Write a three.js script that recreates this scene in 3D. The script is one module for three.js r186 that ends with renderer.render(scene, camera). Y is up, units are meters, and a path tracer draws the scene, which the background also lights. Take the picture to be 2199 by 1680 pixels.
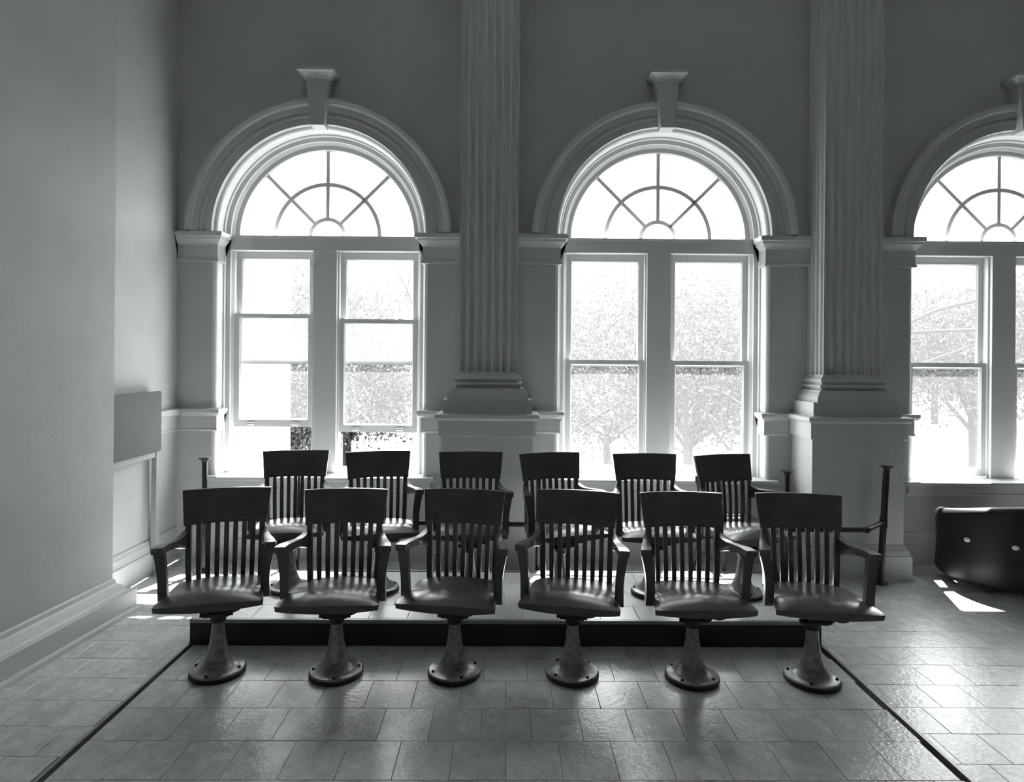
import * as THREE from 'three';
import { mergeGeometries, toCreasedNormals } from 'three/addons/utils/BufferGeometryUtils.js';
import { RoundedBoxGeometry } from 'three/addons/geometries/RoundedBoxGeometry.js';

// ------------------------------------------------------------------ camera, sky, sun, exposure
const scene = new THREE.Scene();
const W = 2199, HPX = 1680, FOCAL = 1350, EYE = 1.66;
const camera = new THREE.PerspectiveCamera(2 * Math.atan(HPX / 2 / FOCAL) * 180 / Math.PI, W / HPX, 0.05, 400);
camera.position.set(0, EYE, 0);
camera.rotation.z = THREE.MathUtils.degToRad(0.47);
camera.setViewOffset(W, HPX, -0.5, 65, W, HPX);             // the view camera's rising front
scene.add(camera);

scene.background = new THREE.Color().setRGB(0.97, 0.985, 1.0);
scene.backgroundIntensity = 2.4;

const sun = new THREE.DirectionalLight(new THREE.Color().setRGB(1, 0.985, 0.96), 14);
const sunFrom = new THREE.Vector3(0.335, 2.06, -1.0).normalize();
sun.target.position.set(0, 0, -4);
sun.position.copy(sunFrom).multiplyScalar(30).add(sun.target.position);
sun.castShadow = true;
sun.shadow.camera.left = -22; sun.shadow.camera.right = 22; sun.shadow.camera.top = 22; sun.shadow.camera.bottom = -22;
sun.shadow.camera.near = 1; sun.shadow.camera.far = 80; sun.shadow.mapSize.set(4096, 4096);
scene.add(sun, sun.target);

const renderer = new THREE.WebGLRenderer({ antialias: true });
renderer.toneMapping = THREE.LinearToneMapping;
renderer.toneMappingExposure = 4.9;
renderer.shadowMap.enabled = true;

// ------------------------------------------------------------------ helpers
let seedState = 12345;
const rnd = () => { seedState = (seedState * 1664525 + 1013904223) >>> 0; return seedState / 4294967296; };
const rr = (a, b) => a + (b - a) * rnd();
const taken = new Map();
function numbered(n) { const k = taken.get(n) ?? 0; taken.set(n, k + 1); return k ? `${n}_${String(k).padStart(3, '0')}` : n; }
const shadow = (m) => { m.castShadow = true; m.receiveShadow = true; return m; };

function hash(x, y, s) { let h = (x * 374761393 + y * 668265263 + s * 1442695041) | 0; h = Math.imul(h ^ (h >>> 13), 1274126177); return ((h ^ (h >>> 16)) >>> 0) / 4294967296; }
function vnoise(x, y, period, s) {
  const xi = Math.floor(x), yi = Math.floor(y), fx = x - xi, fy = y - yi, p = period;
  const w = (a) => ((a % p) + p) % p, sx = fx * fx * (3 - 2 * fx), sy = fy * fy * (3 - 2 * fy);
  const a = hash(w(xi), w(yi), s), b = hash(w(xi + 1), w(yi), s), c = hash(w(xi), w(yi + 1), s), d = hash(w(xi + 1), w(yi + 1), s);
  return a + (b - a) * sx + (c - a) * sy + (a - b - c + d) * sx * sy;
}
function tex(size, fn, metres, srgb = true) {      // fn(u, v) -> grey 0..1
  const d = new Uint8Array(size * size * 4);
  for (let j = 0; j < size; j++) for (let i = 0; i < size; i++) {
    const g = Math.max(0, Math.min(255, Math.round(255 * fn(i / size, j / size)))), k = 4 * (j * size + i);
    d[k] = d[k + 1] = d[k + 2] = g; d[k + 3] = 255;
  }
  const t = new THREE.DataTexture(d, size, size);
  t.wrapS = t.wrapT = THREE.RepeatWrapping; t.magFilter = THREE.LinearFilter; t.minFilter = THREE.LinearMipmapLinearFilter;
  t.generateMipmaps = true; t.repeat.set(1 / metres, 1 / metres);
  if (srgb) t.colorSpace = THREE.SRGBColorSpace;
  t.needsUpdate = true; return t;
}
const fbm = (u, v, base, s) => 0.5 * vnoise(u * base, v * base, base, s) + 0.3 * vnoise(u * base * 2, v * base * 2, base * 2, s + 1) + 0.2 * vnoise(u * base * 4, v * base * 4, base * 4, s + 2);
const grey = (g, cool = 1) => new THREE.Color().setRGB(g * (1 - 0.022 * cool), g, g * (1 + 0.004 * cool));
function mat(g, rough, extra = {}) {
  const { cool = 1, ...o } = extra;
  return new THREE.MeshPhysicalMaterial({ color: grey(g, cool), roughness: rough, side: THREE.DoubleSide, ...o });
}
const plasterTex = tex(512, (u, v) => 0.92 + 0.05 * (fbm(u, v, 8, 3) - 0.5) + 0.03 * (hash(Math.floor(u * 512), Math.floor(v * 512), 9) - 0.5), 1.7);
const plasterBump = tex(512, (u, v) => 0.5 * fbm(u, v, 12, 21) + 0.5 * fbm(u, v, 48, 25), 0.9, false);
const tileTex = tex(512, (u, v) => {
  const s = hash(Math.floor(u * 512), Math.floor(v * 512), 4), n = fbm(u, v, 12, 41);
  return 0.87 + 0.22 * (n - 0.5) + 0.10 * (fbm(u, v, 90, 44) - 0.5) - (s > 0.972 ? 0.22 : 0) - (vnoise(u * 120, v * 120, 120, 47) > 0.86 ? 0.16 : 0);
}, 0.62);
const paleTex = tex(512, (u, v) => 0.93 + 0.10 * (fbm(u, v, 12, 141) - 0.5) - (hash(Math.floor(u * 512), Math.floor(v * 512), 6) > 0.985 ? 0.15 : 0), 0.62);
const tileBump = tex(256, (u, v) => fbm(u, v, 24, 61), 0.35, false);
const woodTex = tex(512, (u, v) => 0.70 + 0.5 * (fbm(u * 1, v * 1, 6, 71) - 0.5) * 0.4 + 0.09 * (vnoise(u * 6, v * 110, 110, 75) - 0.5) + 0.08 * (vnoise(u * 12, v * 220, 220, 77) - 0.5), 0.5);
const ironTex = tex(256, (u, v) => 0.75 + 0.4 * (fbm(u, v, 10, 81) - 0.5) - (vnoise(u * 40, v * 40, 40, 83) > 0.86 ? 0.3 : 0), 0.25);
const leatherBump = tex(256, (u, v) => fbm(u, v, 32, 91), 0.2, false);

const M = {
  plaster: mat(0.59, 0.85, { map: plasterTex, bumpMap: plasterBump, bumpScale: 0.0012 }),
  trim: mat(0.65, 0.5, { map: plasterTex, bumpMap: plasterBump, bumpScale: 0.0008 }),
  smoothTrim: mat(0.56, 0.55),
  sash: mat(0.68, 0.45),
  ceiling: mat(0.70, 0.9),
  dado: mat(0.55, 0.85, { map: plasterTex }),
  floorBase: mat(0.05, 0.9),
  screed: mat(0.5, 0.5, { map: tileTex }),
  tiles: [0.74, 0.77, 0.80, 0.71].map((g) => mat(g, 0.28, { ior: 1.7, map: tileTex, bumpMap: tileBump, bumpScale: 0.0012 })),
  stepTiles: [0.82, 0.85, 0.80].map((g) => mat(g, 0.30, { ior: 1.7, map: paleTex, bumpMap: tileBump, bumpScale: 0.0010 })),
  riser: mat(0.016, 0.55),
  metalStrip: mat(0.3, 0.4, { metalness: 0.5 }),
  wood: mat(0.115, 0.32, { map: woodTex, clearcoat: 1, clearcoatRoughness: 0.27, cool: 1.5 }),
  iron: mat(0.012, 0.5),
  pedestal: mat(0.50, 0.34, { map: ironTex, metalness: 0.3 }),
  bolt: mat(0.01, 0.5),
  pipe: mat(0.018, 0.4, { map: ironTex }),
  paleMetal: mat(0.45, 0.4, { metalness: 0.4 }),
  board: mat(0.10, 0.7),
  boardLeg: mat(0.36, 0.55),
  vinyl: mat(0.009, 0.5, { bumpMap: leatherBump, bumpScale: 0.0003 }),
  button: mat(0.75, 0.35),
  render: mat(0.78, 0.9),
  lawn: mat(0.11, 0.95, { map: tileTex }),
  bark: mat(0.022, 0.9, { map: woodTex }),
  leaf: new THREE.MeshPhysicalMaterial({ color: grey(0.032), roughness: 0.9, transmission: 0.35, thickness: 0, side: THREE.DoubleSide }),
  pane: new THREE.MeshPhysicalMaterial({ color: grey(0.93, 0.3), roughness: 0.145, transmission: 1, thickness: 0, ior: 1.45, specularIntensity: 0.6, side: THREE.DoubleSide }),
};

function boxUV(g) {                                  // uv in metres, by the way each face points
  if (g.index) g = g.toNonIndexed();
  const p = g.attributes.position, n = p.count, uv = new Float32Array(n * 2);
  const a = new THREE.Vector3(), b = new THREE.Vector3(), c = new THREE.Vector3();
  for (let i = 0; i < n; i += 3) {
    a.fromBufferAttribute(p, i); b.fromBufferAttribute(p, i + 1); c.fromBufferAttribute(p, i + 2);
    const nx = Math.abs((b.y - a.y) * (c.z - a.z) - (b.z - a.z) * (c.y - a.y)), ny = Math.abs((b.z - a.z) * (c.x - a.x) - (b.x - a.x) * (c.z - a.z)), nz = Math.abs((b.x - a.x) * (c.y - a.y) - (b.y - a.y) * (c.x - a.x));
    [a, b, c].forEach((q, k) => {
      const o = 2 * (i + k);
      if (nx > ny && nx > nz) { uv[o] = q.z; uv[o + 1] = q.y; } else if (ny > nz) { uv[o] = q.x; uv[o + 1] = q.z; } else { uv[o] = q.x; uv[o + 1] = q.y; }
    });
  }
  g.setAttribute('uv', new THREE.BufferAttribute(uv, 2));
  return g;
}
function clean(g) { g = g.index ? g.toNonIndexed() : g; for (const k of Object.keys(g.attributes)) if (!['position', 'normal'].includes(k)) g.deleteAttribute(k); if (!g.attributes.normal) g.computeVertexNormals(); return g; }
function merge(list) { return boxUV(mergeGeometries(list.map(clean))); }
function mesh(name, geo, material, parent = scene) {
  const m = shadow(new THREE.Mesh(Array.isArray(geo) ? merge(geo) : boxUV(clean(geo)), material));
  m.name = parent === scene ? numbered(name) : name; parent.add(m); return m;
}
function thing(name, label, category, group, kind) {
  const o = new THREE.Group(); o.name = numbered(name); scene.add(o);
  o.userData = { label }; if (category) o.userData.category = category; if (group) o.userData.group = group; if (kind) o.userData.kind = kind;
  return o;
}
const box = (x0, x1, y0, y1, z0, z1) => new THREE.BoxGeometry(Math.abs(x1 - x0), Math.abs(y1 - y0), Math.abs(z1 - z0)).translate((x0 + x1) / 2, (y0 + y1) / 2, (z0 + z1) / 2);
function rbox(x0, x1, y0, y1, z0, z1, r, s = 2) { return new RoundedBoxGeometry(Math.abs(x1 - x0), Math.abs(y1 - y0), Math.abs(z1 - z0), s, r).translate((x0 + x1) / 2, (y0 + y1) / 2, (z0 + z1) / 2); }
function cyl(p0, p1, r0, r1 = r0, seg = 14) {
  const a = new THREE.Vector3(...p0), b = new THREE.Vector3(...p1), d = b.clone().sub(a), L = d.length();
  const g = new THREE.CylinderGeometry(r1, r0, L, seg);
  g.applyQuaternion(new THREE.Quaternion().setFromUnitVectors(new THREE.Vector3(0, 1, 0), d.divideScalar(L)));
  return g.translate((a.x + b.x) / 2, (a.y + b.y) / 2, (a.z + b.z) / 2);
}
function quads(list) {                               // flat quads -> geometry
  const p = []; for (const [a, b, c, d] of list) p.push(...a, ...b, ...c, ...a, ...c, ...d);
  const g = new THREE.BufferGeometry(); g.setAttribute('position', new THREE.Float32BufferAttribute(p, 3)); g.computeVertexNormals(); return g;
}
// a moulding: profile [[out, y] ...] carried along a plan path [[x, z] ...] with mitred corners; the moulding stands out to the (-dz, dx) side
function sweep(profile, path, capped = true) {
  const n = path.length, dir = [], offs = [];
  for (let i = 0; i < n - 1; i++) { const dx = path[i + 1][0] - path[i][0], dz = path[i + 1][1] - path[i][1], l = Math.hypot(dx, dz); dir.push([dx / l, dz / l]); }
  for (let i = 0; i < n; i++) {
    const a = dir[Math.max(0, i - 1)], b = dir[Math.min(n - 2, i)];
    const na = [-a[1], a[0]], nb = [-b[1], b[0]], k = 1 + na[0] * nb[0] + na[1] * nb[1];
    offs.push([(na[0] + nb[0]) / k, (na[1] + nb[1]) / k]);
  }
  const at = (i, q) => [path[i][0] + offs[i][0] * q[0], q[1], path[i][1] + offs[i][1] * q[0]], out = [];
  for (let i = 0; i < n - 1; i++) for (let j = 0; j < profile.length - 1; j++) out.push([at(i, profile[j]), at(i + 1, profile[j]), at(i + 1, profile[j + 1]), at(i, profile[j + 1])]);
  if (capped) for (const i of [0, n - 1]) for (let j = 1; j < profile.length - 1; j++) out.push([at(i, profile[0]), at(i, profile[j]), at(i, profile[j + 1]), at(i, profile[j + 1])]);
  return quads(out.filter(Boolean));
}
// a moulding carried up a jamb, round a semicircle and down the other jamb; profile [[radius, z] ...]
function archSweep(profile, cx, y0, ys, z0, { jambs = true, seg = 48 } = {}) {
  const st = []; if (jambs) st.push([1, 0, y0 - ys]);
  for (let i = 0; i <= seg; i++) { const a = Math.PI * i / seg; st.push([Math.cos(a), Math.sin(a), 0]); }
  if (jambs) st.push([-1, 0, y0 - ys]);
  const at = (s, q) => [cx + s[0] * q[0], ys + s[1] * q[0] + s[2], z0 + q[1]], out = [];
  for (let i = 0; i < st.length - 1; i++) for (let j = 0; j < profile.length - 1; j++) out.push([at(st[i], profile[j]), at(st[i], profile[j + 1]), at(st[i + 1], profile[j + 1]), at(st[i + 1], profile[j])]);
  return toCreasedNormals(quads(out), 0.45);
}
function lathe(pts, seg = 32) { return new THREE.LatheGeometry(pts.map(([r, y]) => new THREE.Vector2(r, y)), seg); }
function extrudeShape(pts, depth, bevel = 0) {
  const s = new THREE.Shape(pts.map(([x, y]) => new THREE.Vector2(x, y)));
  return new THREE.ExtrudeGeometry(s, { depth, bevelEnabled: bevel > 0, bevelSize: bevel, bevelThickness: bevel, bevelSegments: 2, curveSegments: 12 });
}

// ------------------------------------------------------------------ room shell
const ZW = -5.22, XL = -2.78, XR = 9.0, ZB = 2.4, YC = 5.35, WT = 0.52;      // window wall, left wall, right wall, rear wall, ceiling, wall thickness
const WIN = [-1.6, 1.245, 4.185], R0 = 0.857, SPRING = 2.71, SILL = 0.66, BULL = 0.035;
{
  const s = new THREE.Shape([[XL - 0.3, -0.02], [XR + 0.3, -0.02], [XR + 0.3, YC + 0.2], [XL - 0.3, YC + 0.2]].map(([x, y]) => new THREE.Vector2(x, y)));
  const r = R0 + BULL;
  for (const c of WIN) {
    const h = new THREE.Path(); h.moveTo(c - r, SILL - 0.05); h.lineTo(c - r, SPRING); h.absarc(c, SPRING, r, Math.PI, 0, true); h.lineTo(c + r, SILL - 0.05); h.closePath(); s.holes.push(h);
  }
  const g = new THREE.ExtrudeGeometry(s, { depth: WT, bevelEnabled: false, curveSegments: 48 }).translate(0, 0, ZW - WT);
  const w = mesh('wall_back', g, M.plaster); w.userData = { kind: 'structure', label: 'pale plastered window wall with three arched openings' };
  // mouldings that belong to the window wall
  const impost = [[0, 2.46], [0.018, 2.462], [0.018, 2.48], [0.008, 2.485], [0.008, 2.60], [0.02, 2.615], [0.045, 2.645], [0.05, 2.665], [0.065, 2.668], [0.065, 2.705], [0, 2.712]];
  const rail = [[0, 1.055], [0.012, 1.06], [0.016, 1.07], [0.010, 1.085], [0.010, 1.18], [0.03, 1.195], [0.042, 1.215], [0.042, 1.24], [0, 1.247]];
  const zin = ZW - 0.12, runs = [
    [[XL, ZW], [WIN[0] - R0, ZW], [WIN[0] - R0, zin]],
    [[WIN[0] + R0, zin], [WIN[0] + R0, ZW], [WIN[1] - R0, ZW], [WIN[1] - R0, zin]],
    [[WIN[1] + R0, zin], [WIN[1] + R0, ZW], [WIN[2] - R0, ZW], [WIN[2] - R0, zin]],
    [[WIN[2] + R0, zin], [WIN[2] + R0, ZW], [XR, ZW]]];
  for (const p of runs) mesh('impost_moulding', sweep(impost, p), M.trim, w);
  runs[0] = [[XL, -4.06], ...runs[0]];
  for (const p of runs) mesh('dado_rail', sweep(rail, p), M.trim, w);
  const arch = [[R0 + 0.03, 0], [R0 + 0.03, 0.045], [0.945, 0.045], [0.948, 0.055], [0.962, 0.055], [0.965, 0.048], [0.985, 0.048], [0.99, 0.06], [1.03, 0.064], [1.045, 0.08], [1.075, 0.088], [1.09, 0.085], [1.09, 0]];
  for (const c of WIN) {
    mesh('archivolt', archSweep(arch, c, 0, SPRING, ZW, { jambs: false }), M.plaster, w);
    const k = mesh('keystone', extrudeShape([[c - 0.052, 3.565], [c + 0.052, 3.565], [c + 0.09, 3.95], [c - 0.09, 3.95]], 0.12, 0.003).translate(0, 0, ZW), M.plaster, w);
    mesh('keystone_cap', sweep([[0, 3.935], [0.012, 3.94], [0.018, 3.955], [0.04, 3.975], [0.06, 3.985], [0.06, 4.01], [0, 4.012], [-0.1, 4.012]], [[c - 0.09, ZW], [c - 0.09, ZW + 0.12], [c + 0.09, ZW + 0.12], [c + 0.09, ZW]]), M.trim, k);
  }
}
const struct = (name, geo, m, label) => { const o = mesh(name, geo, m); o.userData = { kind: 'structure', label }; return o; };
struct('wall_left', [box(XL - 0.3, XL, -0.02, YC + 0.2, ZW - 0.05, -4.0), extrudeShape([[XL - 0.3, 4.06], [-2.57, 4.06], [-3.05, -ZB], [XL - 0.6, -ZB]], YC + 0.22).rotateX(-Math.PI / 2).translate(0, -0.02, 0)], M.plaster, 'pale left wall with a thicker pier towards the viewer');
struct('wall_right', box(XR, XR + 0.3, -0.02, YC + 0.2, ZW, ZB), M.plaster, 'plain plastered side wall out of view');
struct('wall_front', box(XL - 0.3, XR + 0.3, -0.02, YC + 0.2, ZB, ZB + 0.3), M.plaster, 'plain plastered wall behind the viewer');
struct('ceiling', box(XL - 0.3, XR + 0.3, YC, YC + 0.25, ZW - WT, ZB + 0.3), M.ceiling, 'plain pale ceiling');

{ // baseboards
  const prof = [[0, 0.265], [0.008, 0.262], [0.012, 0.245], [0.02, 0.225], [0.02, 0.215], [0.026, 0.175], [0.036, 0.17], [0.036, 0.012], [0.036, 0]];
  struct('baseboard_back', sweep(prof, [[XL, -4.06], [XL, ZW], [XR, ZW]]), M.trim, 'tall moulded baseboard round the window bays');
  const pier = [[0, 0.232], [0.010, 0.225], [0.014, 0.2], [0.022, 0.192], [0.030, 0.188], [0.052, 0.15], [0.06, 0.142], [0.095, 0.135], [0.095, 0.03], [0.098, 0.03], [0.12, 0.024], [0.125, 0]];
  struct('baseboard_left', sweep(pier, [[-3.05, ZB], [-2.57, -4.06], [XL, -4.06]]), M.trim, 'stepped plinth moulding along the foot of the left pier');
}

// pilasters with fluted shafts on pedestals
[-0.19, 2.68].forEach((cx, i) => {
  const g = thing(`trim_${i + 1}`, i ? 'fluted pilaster on a tall pedestal beside the black tub chair' : 'fluted pilaster on a pedestal between the two whole windows', null, null, 'structure');
  const hw = 0.23, zf = -4.95, zs = -5.24;
  const pts = [], fl = (x0, z0, x1, z1, n) => {           // flutes along one face, cut inwards
    const dx = x1 - x0, dz = z1 - z0, L = Math.hypot(dx, dz), ux = dx / L, uz = dz / L, nx = -uz, nz = ux, pitch = L / n, fr = pitch * 0.36;
    for (let k = 0; k < n; k++) {
      const m = (k + 0.5) * pitch;
      for (let j = 0; j <= 6; j++) { const a = Math.PI * j / 6, t = m - fr * Math.cos(a), dep = -fr * 1.0 * Math.sin(a); pts.push([x0 + ux * t + nx * dep, z0 + uz * t + nz * dep]); }
    }
  };
  pts.push([cx - hw, zs]); fl(cx - hw, zs + 0.02, cx - hw, zf, 4); pts.push([cx - hw, zf]); fl(cx - hw, zf, cx + hw, zf, 7); pts.push([cx + hw, zf]); fl(cx + hw, zf, cx + hw, zs + 0.02, 4); pts.push([cx + hw, zs]);
  const sh = new THREE.ExtrudeGeometry(new THREE.Shape(pts.map(([x, z]) => new THREE.Vector2(x, -z))), { depth: YC - 1.56, bevelEnabled: false });
  sh.rotateX(-Math.PI / 2).translate(0, 1.56, 0);
  mesh('shaft', toCreasedNormals(clean(sh), 0.6), M.smoothTrim, g);
  const round = (hwx, z) => [[cx - hwx, zs], [cx - hwx, z], [cx + hwx, z], [cx + hwx, zs]];
  const fullProf = (p) => [...p, [-0.4, p[p.length - 1][1]]];
  mesh('shaft_base', sweep(fullProf([[0.085, 1.355], [0.085, 1.37], [0.078, 1.40], [0.06, 1.425], [0.05, 1.435], [0.05, 1.445], [0.022, 1.45], [0.03, 1.462], [0.046, 1.475], [0.042, 1.488], [0.018, 1.495], [0.018, 1.503], [0.036, 1.518], [0.036, 1.53], [0.024, 1.545], [0.012, 1.552], [0.006, 1.57]]), round(hw, zf)), M.trim, g);
  mesh('plinth_block', [box(cx - 0.345, cx + 0.345, 1.245, 1.356, zs, zf + 0.085)], M.trim, g);
  const ped = 0.355, zp = -4.86;
  mesh('pedestal_cap', sweep(fullProf([[0, 1.068], [0.006, 1.07], [0.02, 1.075], [0.02, 1.195], [0.034, 1.205], [0.046, 1.215], [0.046, 1.24], [0.03, 1.248]]), round(ped, zp)), M.trim, g);
  mesh('pedestal_die', box(cx - ped, cx + ped, 0.0, 1.08, zs, zp), M.trim, g);
  mesh('pedestal_base', sweep([[0, 0.262], [0.008, 0.255], [0.014, 0.235], [0.03, 0.215], [0.036, 0.195], [0.034, 0.185], [0.044, 0.18], [0.044, 0.025], [0.055, 0.02], [0.058, 0]], round(ped, zp)), M.trim, g);
});

// ------------------------------------------------------------------ windows
const ZG = ZW - 0.21;
function sashGeo(x0, x1, y0, y1, z, stile, topRail, bottomRail, t = 0.036) {
  return [box(x0, x0 + stile, y0, y1, z - t, z), box(x1 - stile, x1, y0, y1, z - t, z), box(x0 + stile, x1 - stile, y1 - topRail, y1, z - t, z), box(x0 + stile, x1 - stile, y0, y0 + bottomRail, z - t, z),
    // glazing beads
    sweepRect(x0 + stile, x1 - stile, y0 + bottomRail, y1 - topRail, z)];
}
function sweepRect(x0, x1, y0, y1, z, b = 0.010) {
  const o = [[x0, y0], [x1, y0], [x1, y1], [x0, y1]], n = [[x0 + b, y0 + b], [x1 - b, y0 + b], [x1 - b, y1 - b], [x0 + b, y1 - b]];
  return quads([0, 1, 2, 3].map((i) => { const j = (i + 1) % 4; return [[...o[i], z - 0.004], [...o[j], z - 0.004], [...n[j], z - 0.016], [...n[i], z - 0.016]]; }));
}
const winLabels = ['arched window with both lower sashes raised, beside the left wall', 'arched window with closed sashes between the two fluted pilasters', 'arched window only partly in view behind the black tub chair'];
WIN.forEach((c, i) => {
  const w = thing(`window_${i + 1}`, winLabels[i], null, null, 'structure');
  const prof = [[R0 + BULL, 0], [R0 + BULL * 0.62, -BULL * 0.08], [R0 + BULL * 0.29, -BULL * 0.29], [R0 + BULL * 0.08, -BULL * 0.62], [R0, -BULL], [R0, -0.105], [R0 - 0.012, -0.108], [R0 - 0.016, -0.118], [R0 - 0.012, -0.128], [R0 - 0.014, -0.14], [0.81, -0.142], [0.806, -0.155], [0.785, -0.175], [0.785, -0.26]];
  mesh('casing', archSweep(prof, c, SILL - 0.05, SPRING, ZW), M.sash, w);
  mesh('outer_reveal', archSweep([[0.785, -0.26], [0.88, -0.26], [0.88, -WT - 0.01]], c, SILL - 0.05, SPRING, ZW), M.render, w);
  mesh('transom', [box(c - 0.80, c + 0.80, 2.585, 2.70, ZW - 0.25, ZW - 0.13), box(c - 0.80, c + 0.80, 2.69, 2.706, ZW - 0.25, ZW - 0.12)], M.sash, w);
  mesh('mullion', [box(c - 0.10, c + 0.10, SILL, 2.59, ZW - 0.25, ZW - 0.135), box(c - 0.115, c - 0.10, SILL, 2.58, ZW - 0.24, ZW - 0.165), box(c + 0.10, c + 0.115, SILL, 2.58, ZW - 0.24, ZW - 0.165)], M.sash, w);
  mesh('sill', [rbox(c - 0.93, c + 0.96, 0.655, 0.69, ZW - 0.2, ZW + 0.065, 0.012), box(c - 0.90, c + 0.93, 0.585, 0.656, ZW - 0.02, ZW + 0.025), rbox(c - 0.91, c + 0.94, 0.57, 0.592, ZW - 0.02, ZW + 0.032, 0.006), box(c - 0.86, c + 0.86, 0.60, 0.675, ZW - WT - 0.06, ZW - 0.15)], M.trim, w);
  // fanlight: arched sash, two ring bars, three spokes, nine panes
  const fan = mesh('fanlight_frame', [archSweep([[0.785, -0.185], [0.75, -0.185], [0.742, -0.2], [0.742, -0.235], [0.785, -0.235]], c, 0, SPRING, ZW, { jambs: false }), box(c - 0.78, c + 0.78, 2.70, 2.722, ZG - 0.02, ZG + 0.02)], M.sash, w);
  const r1 = 0.148, r2 = 0.448, r3 = 0.744, b = 0.0165, fy = SPRING + 0.008;
  const ring = (r) => archSweep([[r - b, 0.012], [r + b, 0.012], [r + b, -0.012], [r - b, -0.012], [r - b, 0.012]], c, 0, fy, ZG, { jambs: false, seg: 28 });
  mesh('ring_bar', ring(r1), M.sash, fan); mesh('ring_bar', ring(r2), M.sash, fan);
  for (const a of [45, 90, 135]) { const q = a * Math.PI / 180, ca = Math.cos(q), sa = Math.sin(q); mesh('spoke_bar', box(r1, r3 + 0.01, -b * 0.9, b * 0.9, -0.012, 0.012).rotateZ(q).translate(c, fy, ZG), M.sash, fan); }
  const sector = (ra, rb, a0, a1) => { const s = new THREE.Shape(); s.absarc(0, 0, rb, a0, a1, false); if (ra > 0) s.absarc(0, 0, ra, a1, a0, true); else s.lineTo(0, 0); s.closePath(); return new THREE.ShapeGeometry(s, 14).translate(c, fy, ZG); };
  mesh('pane', sector(0, r1, 0, Math.PI), M.pane, fan);
  for (let k = 0; k < 4; k++) for (const [ra, rb] of [[r1, r2], [r2, r3]]) mesh('pane', sector(ra, rb, k * Math.PI / 4, (k + 1) * Math.PI / 4), M.pane, fan);
  // double-hung sashes
  for (const s of [-1, 1]) {
    const x0 = s < 0 ? c - 0.785 : c + 0.113, x1 = s < 0 ? c - 0.113 : c + 0.785;
    const up = mesh('upper_sash', sashGeo(x0, x1, 1.615, 2.585, ZG - 0.012, 0.045, 0.06, 0.036, 0.022), M.sash, w);
    mesh('pane', box(x0 + 0.045, x1 - 0.045, 1.65, 2.525, ZG - 0.030, ZG - 0.0295), M.pane, up);
    const lift = i === 0 ? (s < 0 ? 0.375 : 0.335) : 0;
    const lo = mesh('lower_sash', sashGeo(x0, x1, 0.70 + lift, 1.672 + lift, ZG + 0.030, 0.04, 0.036, 0.062), M.sash, w);
    mesh('pane', box(x0 + 0.04, x1 - 0.04, 0.762 + lift, 1.636 + lift, ZG - 0.004, ZG - 0.0035), M.pane, lo);
    if (i === 0) for (const t of [0.22, 0.78]) mesh('sash_lift', rbox(x0 + (x1 - x0) * t - 0.03, x0 + (x1 - x0) * t + 0.03, 0.718 + lift, 0.738 + lift, ZG + 0.028, ZG + 0.046, 0.006), M.paleMetal, lo);
  }
});

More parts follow.
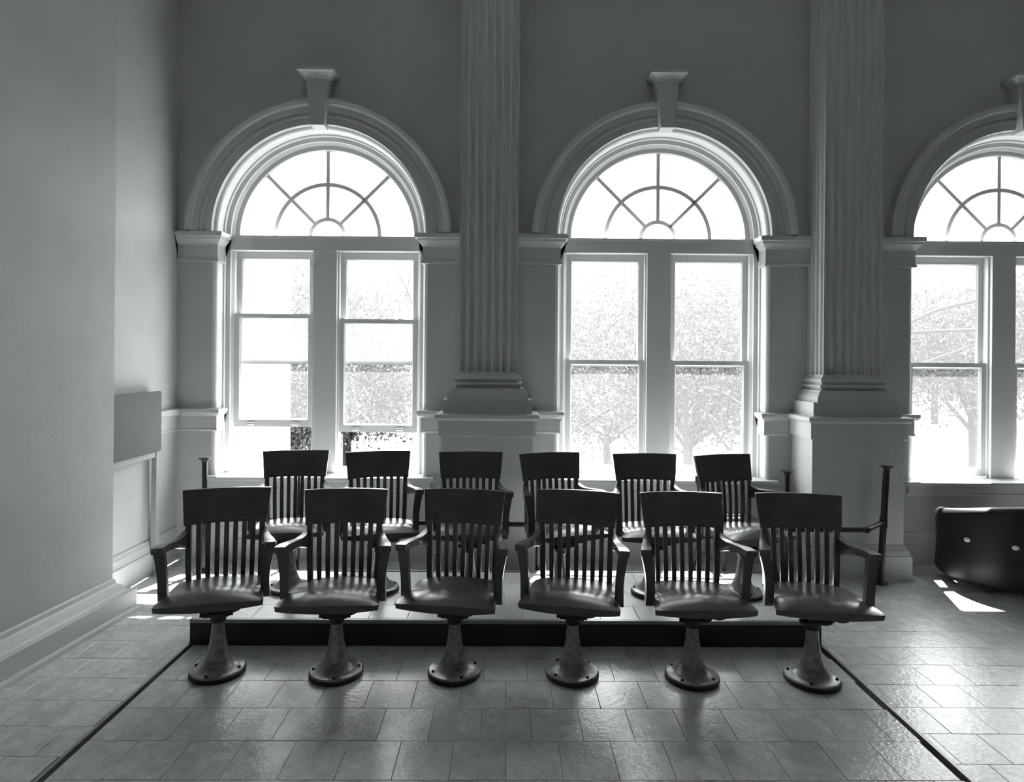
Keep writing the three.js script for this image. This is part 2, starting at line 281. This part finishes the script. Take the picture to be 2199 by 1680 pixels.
// ------------------------------------------------------------------ floor and seating platform
const YAW = 0.011;                                    // the box stands a little askew to the wall
const toBox = (x, z) => [x * Math.cos(YAW) + z * Math.sin(YAW), -x * Math.sin(YAW) + z * Math.cos(YAW)];      // plan point in the platform's own axes -> room
const GX0 = -1.815, GX1 = 1.865, PF = -3.663, PB = -4.525;       // platform edges, front and back, in its own axes
const floor = struct('floor', [box(XL, XR, -0.2, -0.03, ZW, ZB)], M.floorBase, 'grey square-tiled floor laid in staggered rows');
{
  const groove = 0.018, strip = 0.016;
  const TS = 0.2145, HP = 0.0016;
  const shapes = new Map();
  const tileMesh = (x0, x1, z0, z1, y, th, mats, parent, turned) => {
    const key = [(x1 - x0).toFixed(3), (z1 - z0).toFixed(3), th].join();
    if (!shapes.has(key)) {
      const w = x1 - x0, d = z1 - z0, b = 0.0014, hw = w / 2, hd = d / 2;
      const lo = [[-hw, -th, -hd], [hw, -th, -hd], [hw, -th, hd], [-hw, -th, hd]], mid = [[-hw, -b, -hd], [hw, -b, -hd], [hw, -b, hd], [-hw, -b, hd]], up = [[-hw + b, 0, -hd + b], [hw - b, 0, -hd + b], [hw - b, 0, hd - b], [-hw + b, 0, hd - b]];
      const q = [[up[0], up[3], up[2], up[1]]]; for (let k = 0; k < 4; k++) { const j = (k + 1) % 4; q.push([lo[k], mid[k], mid[j], lo[j]], [mid[k], up[k], up[j], mid[j]]); }
      shapes.set(key, q);
    }
    const cx = (x0 + x1) / 2, cz = (z0 + z1) / 2, g = boxUV(quads(shapes.get(key)));
    const o = rnd() * 3, p = rnd() * 3, uv = g.attributes.uv; for (let i = 0; i < uv.count; i++) uv.setXY(i, uv.getX(i) + o, uv.getY(i) + p);
    const m = shadow(new THREE.Mesh(g, mats[Math.floor(rnd() * mats.length)])); m.name = 'tile';
    const [px, pz] = turned ? toBox(cx, cz) : [cx, cz];
    m.position.set(px, y + rr(-0.0006, 0.0006), pz); if (turned) m.rotation.y = YAW; parent.add(m);
  };
  // inner field in front of the platform
  const IW = 0.2275, ID = 0.257, rows = [-3.663, -3.52, -3.264, -3.006, -2.749, -2.492, -2.30];
  const ix0 = GX0 + groove, ix1 = GX1 - groove;
  for (let r = 0; r < rows.length - 1; r++) {
    const off = r % 2 ? 0.55 : 0.05;
    for (let k = -1; k < 18; k++) {
      const a = Math.max(ix0, -1.815 + (k + off) * IW), b = Math.min(ix1, -1.815 + (k + 1 + off) * IW);
      if (b - a > 0.02) tileMesh(a + HP / 2, b - HP / 2, rows[r] + HP / 2, rows[r + 1] - HP / 2, -0.004, 0.026, M.tiles, floor, true);
    }
  }
  // metal edging either side of the inner field and round the platform foot
  for (const [a, b] of [[GX0 - strip, GX0], [GX1, GX1 + strip]]) {
    const m = mesh('edging_strip', box(a, b, -0.03, 0.003, PF, 1.2), M.metalStrip, floor); m.rotation.y = YAW;
  }
  // outer field, aligned with the window wall
  const zr0 = -5.2;
  const inInner = (x, z) => { const c = Math.cos(-YAW), s = Math.sin(-YAW), bx = x * c + z * s, bz = -x * s + z * c; return bx > GX0 - strip && bx < GX1 + strip && bz > PB; };
  for (let r = 0; r < 14; r++) {
    const z0 = -5.184 + r * TS, z1 = z0 + TS, zc = (z0 + z1) / 2;
    const [lx] = toBox(GX0 - strip, zc), [rx] = toBox(GX1 + strip, zc);
    const leftEnd = zc < -4.06 ? XL + 0.03 : -2.47 - 0.075 * (zc + 4.06);
    const spans = z1 < PB - 0.09 ? [[leftEnd, Math.min(4.3, 0.84 * -z0)]] : [[leftEnd, lx - 0.001], [rx + 0.001, Math.min(4.3, 0.84 * -z0 + 0.05)]];
    for (const [a0, b0] of spans) for (let k = -20; k < 24; k++) {
      const a = Math.max(a0, (k + (r % 2 ? 0.5 : 0)) * TS + 0.06), b = Math.min(b0, (k + 1 + (r % 2 ? 0.5 : 0)) * TS + 0.06);
      if (b - a > 0.025 && (a + b) / 2 > -0.86 * -z0) tileMesh(a + HP / 2, b - HP / 2, z0 + HP / 2, z1 - HP / 2, 0, 0.03, M.tiles, floor, false);
    }
  }
  // the rest of the floor, out of view
  const zEnd = -5.184 + 14 * TS;
  mesh('screed', [box(4.3, XR, -0.03, 0, ZW, zEnd), box(XL, GX0 - 0.02, -0.03, 0, zEnd, ZB), box(GX1 + 0.02, XR, -0.03, 0, zEnd, ZB), box(GX0, GX1, -0.03, -0.004, -2.27, ZB), box(3.5, 4.3, -0.03, -0.002, -4.2, zEnd), box(2.6, 3.5, -0.03, -0.002, -2.9, zEnd)], M.screed, floor);

  // raised platform for the rear row
  const P = thing('seating_platform', 'low raised platform with a black riser under the rear row of chairs', null, null, 'structure');
  P.rotation.y = YAW;
  const TOP = 0.147;
  mesh('riser', [box(GX0, GX1, -0.02, TOP - 0.012, PB, PF)], M.riser, P);
  mesh('nosing', rbox(GX0, GX1, TOP - 0.022, TOP, PF - 0.02, PF + 0.006, 0.005), M.metalStrip, P);
  mesh('nosing', rbox(GX0, GX1, TOP - 0.022, TOP + 0.002, PB - 0.004, PB + 0.016, 0.004), M.metalStrip, P);
  for (const [a, b] of [[GX0 - 0.004, GX0 + 0.014], [GX1 - 0.014, GX1 + 0.004]]) mesh('nosing', rbox(a, b, TOP - 0.022, TOP, PB, PF, 0.004), M.metalStrip, P);
  const pz0 = PB + 0.026, pz1 = PF - 0.021, nr = 4, dz = (pz1 - pz0) / nr;
  for (let r = 0; r < nr; r++) for (let k = -1; k < 18; k++) {
    const off = r % 2 ? 0.5 : 0, a = Math.max(GX0 + 0.015, -1.815 + (k + off) * IW), b = Math.min(GX1 - 0.015, -1.815 + (k + 1 + off) * IW);
    if (b - a < 0.02) continue;
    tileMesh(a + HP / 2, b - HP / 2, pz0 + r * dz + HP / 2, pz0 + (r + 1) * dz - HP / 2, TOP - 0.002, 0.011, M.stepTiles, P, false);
  }
}

// ------------------------------------------------------------------ swivel chairs
function bar(p0, p1, w0, w1, t0, t1 = t0, n = 1, bow = 0) {          // upright bar between two points, rectangular, width along x and thickness along z
  const g = new THREE.BoxGeometry(1, 1, 1, 1, n, 1), p = g.attributes.position;
  for (let i = 0; i < p.count; i++) {
    const t = p.getY(i) + 0.5, w = w0 + (w1 - w0) * t, d = t0 + (t1 - t0) * t, b = bow * 4 * t * (1 - t);
    p.setXYZ(i, p0[0] + (p1[0] - p0[0]) * t + p.getX(i) * w, p0[1] + (p1[1] - p0[1]) * t, p0[2] + (p1[2] - p0[2]) * t + p.getZ(i) * d + b);
  }
  g.computeVertexNormals(); return clean(g);
}
function seatGeo() {
  const NU = 28, NV = 26, zb = -0.215, zf = 0.24, YB = 0.394;
  const half = (z) => {
    let h = z > 0.1 ? 0.235 + 0.018 * (z - 0.1) / 0.14 : z > -0.10 ? 0.226 + 0.009 * (z + 0.1) / 0.2 : 0.226 - 0.075 * Math.pow((-0.1 - z) / 0.115, 2.2);
    const q = (z - 0.075) / 0.030; h -= 0.020 * Math.exp(-q * q);                         // bite for the arm post
    return h;
  };
  const top = (u, z) => {
    const f = (z - 0.11) / 0.13, w = 1 - u * u; let y = 0.446;
    y += 0.030 * Math.pow(Math.max(0, w), 0.7) * (0.55 + 0.45 * Math.min(1, Math.max(0, (z + 0.05) / 0.16)));      // domed across, fuller towards the front
    if (f > 0) y -= (0.012 + 0.026 * Math.sqrt(Math.max(0, w))) * Math.pow(f, 2.1);                                  // rolled front
    y -= 0.013 * Math.exp(-Math.pow((z + 0.06) / 0.10, 2)) * Math.pow(Math.max(0, w), 0.6);                         // dish
    y += 0.004 * Math.exp(-Math.pow(u / 0.14, 2)) * Math.max(0, 1 - Math.abs(z - 0.10) / 0.12);                     // saddle ridge
    y -= z < -0.17 ? 0.008 * Math.pow((-0.17 - z) / 0.045, 2) : 0;
    return y;
  };
  const tilt = (z) => 0.028 * (z + 0.215) / 0.455 - 0.010;
  const P = [], pt = (i, j) => { const z = zb + (zf - zb) * j / NV, u = -1 + 2 * i / NU; return [u * half(z), top(u, z) + tilt(z), z + 0.012 * (1 - u * u) * (j / NV)]; };
  for (let j = 0; j < NV; j++) for (let i = 0; i < NU; i++) P.push([pt(i, j), pt(i, j + 1), pt(i + 1, j + 1), pt(i + 1, j)]);
  const low = (q, s = 0.985) => [q[0] * s, YB + 0.012 - 0.012 * (1 - Math.pow(q[0] / 0.25, 2)) + tilt(q[2]), q[2] * s], edge = [];
  for (let i = 0; i < NU; i++) edge.push(pt(i, NV)); for (let j = NV; j > 0; j--) edge.push(pt(NU, j)); for (let i = NU; i > 0; i--) edge.push(pt(i, 0)); for (let j = 0; j < NV; j++) edge.push(pt(0, j));
  for (let k = 0; k < edge.length; k++) { const a = edge[k], b = edge[(k + 1) % edge.length]; P.push([a, low(a), low(b), b], [low(a), [0, YB + 0.002, 0], [0, YB + 0.002, 0], low(b)]); }
  return toCreasedNormals(quads(P), 0.7);
}
function crestGeo() {
  const g = new THREE.BoxGeometry(1, 1, 1, 20, 4, 1), p = g.attributes.position;
  for (let i = 0; i < p.count; i++) {
    const u = p.getX(i) * 2, v = p.getY(i) + 0.5, x = u * (0.214 + 0.018 * v), y = 0.742 + 0.182 * v - 0.004 * u * u * (1 - v);
    p.setXYZ(i, x, y, -0.236 - 0.052 * v + 0.75 * x * x + p.getZ(i) * 0.024 * (1 - 0.25 * v));
  }
  g.computeVertexNormals(); return toCreasedNormals(clean(g), 0.5);
}
function armGeo(s) {
  const prof = [[-0.205, 0.612], [-0.16, 0.622], [-0.10, 0.645], [-0.04, 0.660], [0.055, 0.671], [0.105, 0.672], [0.108, 0.688], [0.105, 0.704], [0.055, 0.706], [-0.04, 0.696], [-0.10, 0.690], [-0.145, 0.694], [-0.18, 0.706], [-0.205, 0.715]];
  const g = clean(extrudeShape(prof, 1)), p = g.attributes.position;
  for (let i = 0; i < p.count; i++) {
    const z = p.getX(i), y = p.getY(i), k = p.getZ(i) - 0.5, t = Math.min(1, Math.max(0, (z + 0.205) / 0.31));
    const cx = 0.196 + 0.072 * Math.pow(t, 0.8), w = 0.030 + 0.030 * Math.pow(t, 1.4) - (z > 0.1 ? 0.006 : 0);
    p.setXYZ(i, s * (cx + k * w), y, z);
  }
  g.computeVertexNormals(); return toCreasedNormals(g, 0.5);
}
function postGeo(s) {
  const g = new THREE.BoxGeometry(1, 1, 1, 1, 8, 1), p = g.attributes.position;
  for (let i = 0; i < p.count; i++) {
    const t = p.getY(i) + 0.5, y = 0.414 + 0.260 * t, cx = 0.243 + 0.020 * Math.pow(t, 0.7) - 0.010 * Math.sin(Math.PI * t), w = 0.046 + 0.006 * t - 0.006 * Math.sin(Math.PI * t);
    p.setXYZ(i, s * (cx + p.getX(i) * w), y, 0.074 + 0.012 * Math.sin(Math.PI * t) + p.getZ(i) * 0.036);
  }
  g.computeVertexNormals(); return toCreasedNormals(clean(g), 0.5);
}
const CH = {
  pedestal: toCreasedNormals(clean(lathe([[0.0, 0.022], [0.136, 0.022], [0.137, 0.026], [0.132, 0.031], [0.112, 0.034], [0.092, 0.043], [0.074, 0.060], [0.061, 0.085], [0.051, 0.115], [0.043, 0.155], [0.036, 0.20], [0.031, 0.25], [0.029, 0.285], [0.029, 0.30], [0, 0.30]], 40)), 0.5),
  ring: toCreasedNormals(clean(lathe([[0, 0], [0.139, 0], [0.140, 0.003], [0.140, 0.019], [0.137, 0.0225], [0, 0.0225]], 40)), 0.5),
  bolt: toCreasedNormals(clean(lathe([[0, 0.0], [0.0085, 0.0], [0.0085, 0.006], [0.005, 0.010], [0, 0.010]], 12)), 0.6),
  iron: merge([lathe([[0, 0.272], [0.036, 0.272], [0.04, 0.28], [0.04, 0.305], [0.056, 0.315], [0.058, 0.34], [0.066, 0.352], [0.066, 0.372], [0.04, 0.38], [0.04, 0.395], [0, 0.395]], 24), box(-0.15, 0.15, 0.372, 0.396, 0.03, 0.06), box(-0.15, 0.15, 0.372, 0.396, -0.08, -0.05), box(-0.06, -0.03, 0.362, 0.396, -0.15, 0.14), box(0.03, 0.06, 0.362, 0.396, -0.15, 0.14),
    cyl([-0.062, 0.325, 0.045], [0.062, 0.325, 0.045], 0.016), cyl([-0.08, 0.325, 0.045], [-0.062, 0.325, 0.045], 0.011), cyl([0.062, 0.325, 0.045], [0.08, 0.325, 0.045], 0.011)]),
  spring: toCreasedNormals(clean(new THREE.SphereGeometry(1, 16, 10).scale(0.048, 0.024, 0.045).translate(0.09, 0.388, 0.13)), 0.8),
  seat: seatGeo(), crest: crestGeo(), arm: [armGeo(-1), armGeo(1)], post: [postGeo(-1), postGeo(1)],
  stile: [-1, 1].map((s) => bar([s * 0.184, 0.40, -0.192], [s * 0.192, 0.76, -0.206], 0.030, 0.030, 0.026, 0.024, 4, 0.006)),
  slat: [-3, -2, -1, 0, 1, 2, 3].map((k) => { const xb = k * 0.0455, xt = k * 0.0475; return bar([xb, 0.40, -0.205 + 0.4 * xb * xb], [xt, 0.76, -0.234 + 0.75 * xt * xt], 0.025, 0.025, 0.012, 0.012, 4, 0.008); }),
};
for (const k of ['pedestal', 'ring', 'bolt', 'spring', 'seat', 'crest']) CH[k] = boxUV(CH[k]);
for (const k of ['arm', 'post', 'stile', 'slat']) CH[k] = CH[k].map((g) => boxUV(g));
const proto = new THREE.Group();
{
  const add = (name, g, m, up, parent = proto) => { const o = shadow(new THREE.Mesh(g, m)); o.name = name; if (up) o.userData.turns = true; parent.add(o); return o; };
  const ped = add('pedestal', CH.pedestal, M.pedestal);
  add('base_ring', CH.ring, M.iron, false, ped);
  for (let k = 0; k < 4; k++) { const a = Math.PI / 2 * k + 0.15, b = add('bolt', CH.bolt, M.bolt, false, ped); b.position.set(Math.sin(a) * 0.117, 0.031, Math.cos(a) * 0.117); }
  const iron = add('swivel_iron', CH.iron, M.iron, true); add('tilt_spring', CH.spring, M.iron, false, iron);
  add('seat', CH.seat, M.wood, true); add('crest_rail', CH.crest, M.wood, true);
  for (const g of CH.stile) add('stile', g, M.wood, true);
  for (const g of CH.slat) add('slat', g, M.wood, true);
  for (const g of CH.arm) add('arm', g, M.wood, true);
  for (const g of CH.post) add('arm_post', g, M.wood, true);
}
function placeChair(x, y, d, turn, scale, label, group, twist) {
  const o = proto.clone(); o.name = numbered('swivel_chair'); scene.add(o);
  o.position.set(x, y, -d); o.scale.setScalar(scale);
  o.userData = { label, category: 'chair', group };
  for (const c of o.children) { if (c.userData.turns) c.rotation.y = turn * Math.PI / 180; else c.rotation.y = twist; c.userData = {}; }
}
const ordF = ['swivel armchair at the end of the front row nearest the left pier', 'swivel armchair second from the left pier in the front row', 'swivel armchair third from the left pier in the front row', 'swivel armchair fourth from the left pier, its crest rail scuffed pale, front row', 'swivel armchair fifth from the left pier in the front row', 'swivel armchair at the end of the front row nearest the pipe railing post'];
[[-1.547, 3.331, 14.5], [-0.918, 3.327, 4], [-0.294, 3.337, -7], [0.332, 3.335, -10.5], [0.96, 3.31, 0], [1.585, 3.296, -7]].forEach(([x, d, t], i) =>
  placeChair(x, -0.004, d, t, 1, 'dark wooden ' + ordF[i], 'front row of swivel chairs', i * 0.23 - 0.2));
const ordB = ['swivel chair at the left end of the raised rear row', 'swivel chair second from the left on the raised rear row', 'swivel chair in front of the middle pilaster on the raised rear row', 'swivel chair turned aside just right of the middle pilaster, rear row', 'swivel chair second from the right on the raised rear row', 'swivel chair at the right end of the raised rear row'];
[[-1.452, 4.134, 10], [-0.866, 4.13, 14], [-0.269, 4.127, 3], [0.327, 4.124, 16], [0.923, 4.115, 1], [1.516, 4.11, 16]].forEach(([x, d, t], i) =>
  placeChair(x, 0.145, d, t, 0.95, 'dark wooden ' + ordB[i], 'rear row of swivel chairs', i * 0.31));

// ------------------------------------------------------------------ pipe railing behind the rear row
{
  const g = thing('pipe_railing', 'dark iron pipe railing with flanged posts behind the rear chairs', 'railing');
  const r = 0.0185, RY = 0.46;
  const posts = [[-2.39, -4.9, 0.884, 0], [-1.585, -4.665, 0.884, 0], [0.2, -4.605, 0.884, 0], [1.985, -4.53, 0.884, 0], [2.795, -4.755, 0.886, 0.045]];
  for (const [x, z, h, lean] of posts) {
    const p = mesh('post', [cyl([x, 0, z], [x + lean, h, z], r * (lean ? 1.25 : 1.05)), lathe([[0, 0], [0.055, 0], [0.055, 0.008], [0.03, 0.012], [0.026, 0.03], [0, 0.03]], 20).translate(x, 0, z)], M.pipe, g);
    mesh('top_flange', lathe([[0.0, h - 0.03], [0.022, h - 0.03], [0.024, h - 0.018], [0.034, h - 0.009], [0.047, h - 0.005], [0.047, h], [0.0, h]], 22).translate(x + lean, 0, z), M.pipe, p);
    mesh('tee_fitting', [cyl([x + lean * 0.5, RY - 0.04, z], [x + lean * 0.5, RY + 0.04, z], 0.027)], M.pipe, p);
  }
  const line = [[-2.39, -4.9], [-2.20, -4.69], [-1.585, -4.665], [0.2, -4.605], [1.985, -4.53], [2.57, -4.535], [2.815, -4.755]];
  for (let i = 0; i < line.length - 1; i++) mesh('rail', cyl([line[i][0], RY, line[i][1]], [line[i + 1][0], RY, line[i + 1][1]], r * 0.95), M.pipe, g);
  for (const k of [1, 5]) mesh('elbow_fitting', new THREE.SphereGeometry(0.026, 14, 10).translate(line[k][0], RY, line[k][1]), M.pipe, g);
}

// ------------------------------------------------------------------ board on legs against the left wall
{
  const g = thing('display_board', 'grey board on slim legs standing against the left wall', 'board');
  const x = -2.725;
  mesh('panel', extrudeShape([[-4.13, 0.945], [-4.83, 0.945], [-4.845, 0.96], [-4.842, 1.39], [-4.83, 1.403], [-4.13, 1.403]].map(([z, y]) => [-z, y]), 0.016, 0.002).rotateY(Math.PI / 2).translate(x + 0.008, 0, 0), M.board, g);
  mesh('apron_rail', box(x - 0.03, x + 0.006, 0.90, 0.96, -4.80, -4.14), M.boardLeg, g);
  for (const z of [-4.83, -4.18]) mesh('leg', bar([x - 0.008, 0, z], [x - 0.008, 1.36, z], 0.04, 0.034, 0.05, 0.04), M.boardLeg, g);
}

// ------------------------------------------------------------------ wooden armchair in the window bay behind the rear row
{
  const g = thing('wooden_armchair', 'small dark wooden armchair standing in the window bay behind the rear row', 'chair');
  g.position.set(1.735, 0, -4.87); g.rotation.y = 0.2;
  mesh('seat', rbox(-0.21, 0.21, 0.415, 0.445, -0.2, 0.2, 0.012), M.wood, g);
  for (const [a, b] of [[-1, -1], [-1, 1], [1, -1], [1, 1]]) mesh('leg', cyl([a * 0.235, 0, b * 0.225], [a * 0.165, 0.43, b * 0.155], 0.014, 0.018), M.wood, g);
  for (const s of [-1, 1]) {
    mesh('stretcher', cyl([s * 0.207, 0.16, -0.197], [s * 0.207, 0.16, 0.197], 0.011), M.wood, g);
    mesh('stretcher', cyl([-0.193, 0.26, s * 0.182], [0.193, 0.26, s * 0.182], 0.011), M.wood, g);
    mesh('arm', [rbox(s * 0.21 - 0.025, s * 0.21 + 0.025, 0.60, 0.622, -0.19, 0.17, 0.008), cyl([s * 0.19, 0.44, 0.13], [s * 0.21, 0.605, 0.13], 0.013)], M.wood, g);
    mesh('back_post', cyl([s * 0.18, 0.44, -0.17], [s * 0.20, 0.72, -0.22], 0.015), M.wood, g);
  }
  mesh('top_rail', rbox(-0.22, 0.22, 0.69, 0.75, -0.235, -0.21, 0.01), M.wood, g);
  for (let k = -2; k <= 2; k++) mesh('spindle', cyl([k * 0.06, 0.44, -0.175], [k * 0.068, 0.70, -0.22], 0.009), M.wood, g);
}

// ------------------------------------------------------------------ black tub chair at the right
{
  const g = thing('tub_chair', 'round black vinyl tub chair with pale buttons beside the pilaster pedestal', 'chair');
  g.position.set(3.73, 0, -4.80);
  const NA = 44, span = 118 * Math.PI / 180, RO = 0.412, RI = 0.315, Y0 = 0.05;
  const rim = (a) => 0.53 + 0.125 * Math.pow(Math.max(0, Math.cos(a * 0.72)), 1.5);       // highest at the back, falling to the arms
  const sect = (a) => {                                                               // section across the shell, outside up, over the roll, inside down
    const h = rim(a), p = [[RO - 0.02, Y0], [RO, Y0 + 0.03], [RO - 0.008, Y0 + 0.2], [RO - 0.004, h - 0.10], [RO, h - 0.045]], rc = (RO + RI) / 2, rr0 = (RO - RI) / 2;
    for (let k = 1; k <= 7; k++) { const q = Math.PI * k / 7; p.push([rc + rr0 * Math.cos(q), h - 0.045 + 0.045 * Math.sin(q)]); }
    p.push([RI, h - 0.1], [RI + 0.01, 0.3], [RI + 0.01, Y0]); return p;
  };
  const at = (i, j) => { const a = -span + 2 * span * i / NA, q = sect(a)[j]; return [-Math.sin(a) * q[0], q[1], Math.cos(a) * q[0]]; };
  const nP = sect(0).length, Q = [];
  for (let i = 0; i < NA; i++) for (let j = 0; j < nP; j++) { const k = (j + 1) % nP; Q.push([at(i, j), at(i, k), at(i + 1, k), at(i + 1, j)]); }
  for (const i of [0, NA]) for (let j = 1; j < nP - 1; j++) Q.push([at(i, 0), at(i, j), at(i, j + 1), at(i, j + 1)]);
  const shell = mesh('shell', toCreasedNormals(quads(Q), 0.8), M.vinyl, g);
  mesh('seat_cushion', toCreasedNormals(clean(lathe([[0, 0.30], [0.30, 0.30], [0.31, 0.33], [0.31, 0.39], [0.29, 0.42], [0.2, 0.435], [0, 0.44]], 32)), 0.7), M.vinyl, g);
  mesh('base', lathe([[0, 0.05], [0.30, 0.05], [0.31, 0.31], [0, 0.31]], 32), M.vinyl, g);
  for (const [a, b] of [[-1, -1], [-1, 1], [1, -1], [1, 1]]) mesh('leg', cyl([a * 0.25, 0, b * 0.23], [a * 0.24, 0.06, b * 0.22], 0.02, 0.024), M.iron, g);
  for (const a of [65, 25, -15, -55]) { const q = a * Math.PI / 180; mesh('button', new THREE.SphereGeometry(0.022, 14, 10).scale(1, 0.8, 0.5).rotateY(-q).translate(-Math.sin(q) * RO, 0.37, Math.cos(q) * RO), M.button, shell); }
}

// ------------------------------------------------------------------ outdoors
const GY = -1.1;
struct('lawn', box(-90, 90, GY - 0.5, GY, -120, ZW - WT - 0.02), M.lawn, 'sunlit lawn outside the windows');
struct('exterior_wall', [box(-6, -2.50, GY, 6.2, -7.1, -6.3)], M.render, 'white exterior pier seen through the left window');

const leafGeo = (() => { const g = quads([[[0, -0.5, 0], [0.28, -0.05, 0.06], [0, 0.5, 0], [-0.28, -0.05, 0.06]]]); return g; })();
function tree(name, label, x, z, base, trunkH, cy, rx, ry, rz, count, size, tone, seed, spread = 1, boughs = []) {
  const leaves = Math.round(count * 1.9);
  const keep = seedState; seedState = seed;
  const t = thing(name, label, 'tree', 'trees on the lawn');
  t.position.set(x, base, z);
  const th = trunkH, tr = 0.05 + 0.018 * (cy + ry);
  mesh('trunk', cyl([0, -0.05, 0], [0.12 * rr(-1, 1), th, 0.1 * rr(-1, 1)], tr, tr * 0.6, 9), M.bark, t);
  const tips = [], br = [];
  for (let k = 0; k < 11; k++) {
    const a = k * 2.4 + rr(-0.4, 0.4), e = rr(-0.45, 0.85), q = rr(0.55, 0.95);
    const mid = [Math.cos(a) * rx * 0.42, th * 0.8 + (cy + e * ry * 0.5 - th * 0.8) * 0.55, Math.sin(a) * rz * 0.42], tip = [Math.cos(a) * rx * q * Math.cos(e), cy + ry * q * Math.sin(e), Math.sin(a) * rz * q * Math.cos(e)];
    br.push(cyl([0, th * rr(0.55, 0.95), 0], mid, tr * 0.36, tr * 0.22, 6), cyl(mid, tip, tr * 0.22, tr * 0.06, 6)); tips.push(tip, mid);
    for (let j = 0; j < 2; j++) { const p2 = [tip[0] + rr(-0.4, 0.4) * rx, tip[1] + rr(-0.25, 0.35) * ry, tip[2] + rr(-0.4, 0.4) * rz]; br.push(cyl(mid, p2, tr * 0.13, tr * 0.04, 5)); tips.push(p2); }
  }
  mesh('branches', br, M.bark, t);
  for (const [w, ...pts] of boughs) {                      // long bare boughs, points in the room's axes
    const c = new THREE.CatmullRomCurve3(pts.map(([px, py, pz]) => new THREE.Vector3(px - x, py - base, pz - z)));
    mesh('bough', new THREE.TubeGeometry(c, 12, w, 6), M.bark, t);
  }
  const im = new THREE.InstancedMesh(leafGeo, M.leaf, leaves), m = new THREE.Matrix4(), qn = new THREE.Quaternion(), eu = new THREE.Euler(), col = new THREE.Color();
  for (let i = 0; i < leaves; i++) {
    const tp = tips[Math.floor(rnd() * tips.length)], g3 = () => (rnd() + rnd() + rnd() - 1.5) * 0.75 * spread;
    const s = size * 0.68 * rr(0.6, 1.3); eu.set(rr(0, 6.3), rr(0, 6.3), rr(0, 6.3)); qn.setFromEuler(eu);
    m.compose(new THREE.Vector3(tp[0] + g3() * rx * 0.55, tp[1] + g3() * ry * 0.5, tp[2] + g3() * rz * 0.55), qn, new THREE.Vector3(s, s, s)); im.setMatrixAt(i, m);
    const c = tone * rr(0.6, 1.5); im.setColorAt(i, col.setRGB(c, c, c));
  }
  im.name = 'foliage'; im.userData.kind = 'stuff'; shadow(im); t.add(im);
  seedState = keep;
}
tree('leafy_tree', 'leafy tree showing in the right half of the left window', -3.9, -15, GY, 1.3, 2.45, 1.9, 1.95, 1.5, 13000, 0.15, 1.0, 11, 1, [[0.02, [-2.54, 3.62, -13.20], [-2.25, 3.23, -13.00], [-2.00, 2.67, -12.90]], [0.014, [-2.13, 3.47, -13.00], [-2.21, 2.94, -13.00]]]);
tree('leafy_tree', 'low dense tree close beside the white exterior pier', -4.7, -12.6, GY, 0.9, 1.75, 1.25, 1.3, 1.0, 9000, 0.13, 0.9, 23);
tree('leafy_tree', 'pale thin tree seen through the left half of the middle window', 2.6, -17, GY, 0.8, 1.95, 2.0, 2.0, 1.5, 6500, 0.17, 1.3, 37, 1.2, [[0.03, [1.41, -0.05, -15.00], [1.88, 0.25, -14.80], [2.28, 0.54, -14.60], [2.78, 0.67, -14.60]]]);
tree('leafy_tree', 'full tree filling the right half of the middle window', 3.95, -14, GY, 1.3, 2.45, 2.3, 2.2, 1.4, 11500, 0.15, 1.0, 41, 1.15, [[0.028, [3.63, 1.17, -12.40], [4.03, 1.09, -12.20], [4.42, 0.83, -12.00]], [0.026, [3.69, 0.85, -12.20], [3.99, 0.29, -12.20], [4.24, -0.05, -12.20]], [0.05, [3.51, -0.51, -12.60], [3.49, 1.08, -12.60]]]);
tree('leafy_tree', 'spreading tree with bare boughs behind the right window', 10.0, -13.5, GY, 2.0, 3.1, 2.6, 1.7, 1.6, 11000, 0.15, 0.9, 53, 1.2, [[0.035, [7.29, 2.43, -11.50], [7.68, 2.63, -11.40], [8.53, 2.86, -11.30]], [0.03, [7.29, 2.24, -11.50], [8.52, 2.30, -11.40]], [0.022, [7.47, 1.68, -11.40], [8.37, 2.04, -11.30]]]);
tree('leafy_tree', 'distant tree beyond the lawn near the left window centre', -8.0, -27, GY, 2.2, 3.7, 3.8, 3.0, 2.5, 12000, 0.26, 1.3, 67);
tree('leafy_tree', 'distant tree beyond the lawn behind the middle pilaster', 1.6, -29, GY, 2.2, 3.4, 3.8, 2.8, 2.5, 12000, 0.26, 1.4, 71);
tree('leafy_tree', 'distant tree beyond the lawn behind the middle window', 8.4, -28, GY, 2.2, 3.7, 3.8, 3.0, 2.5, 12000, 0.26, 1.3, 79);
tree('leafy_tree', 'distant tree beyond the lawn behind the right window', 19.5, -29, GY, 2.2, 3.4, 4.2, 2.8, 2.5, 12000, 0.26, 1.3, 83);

renderer.render(scene, camera);
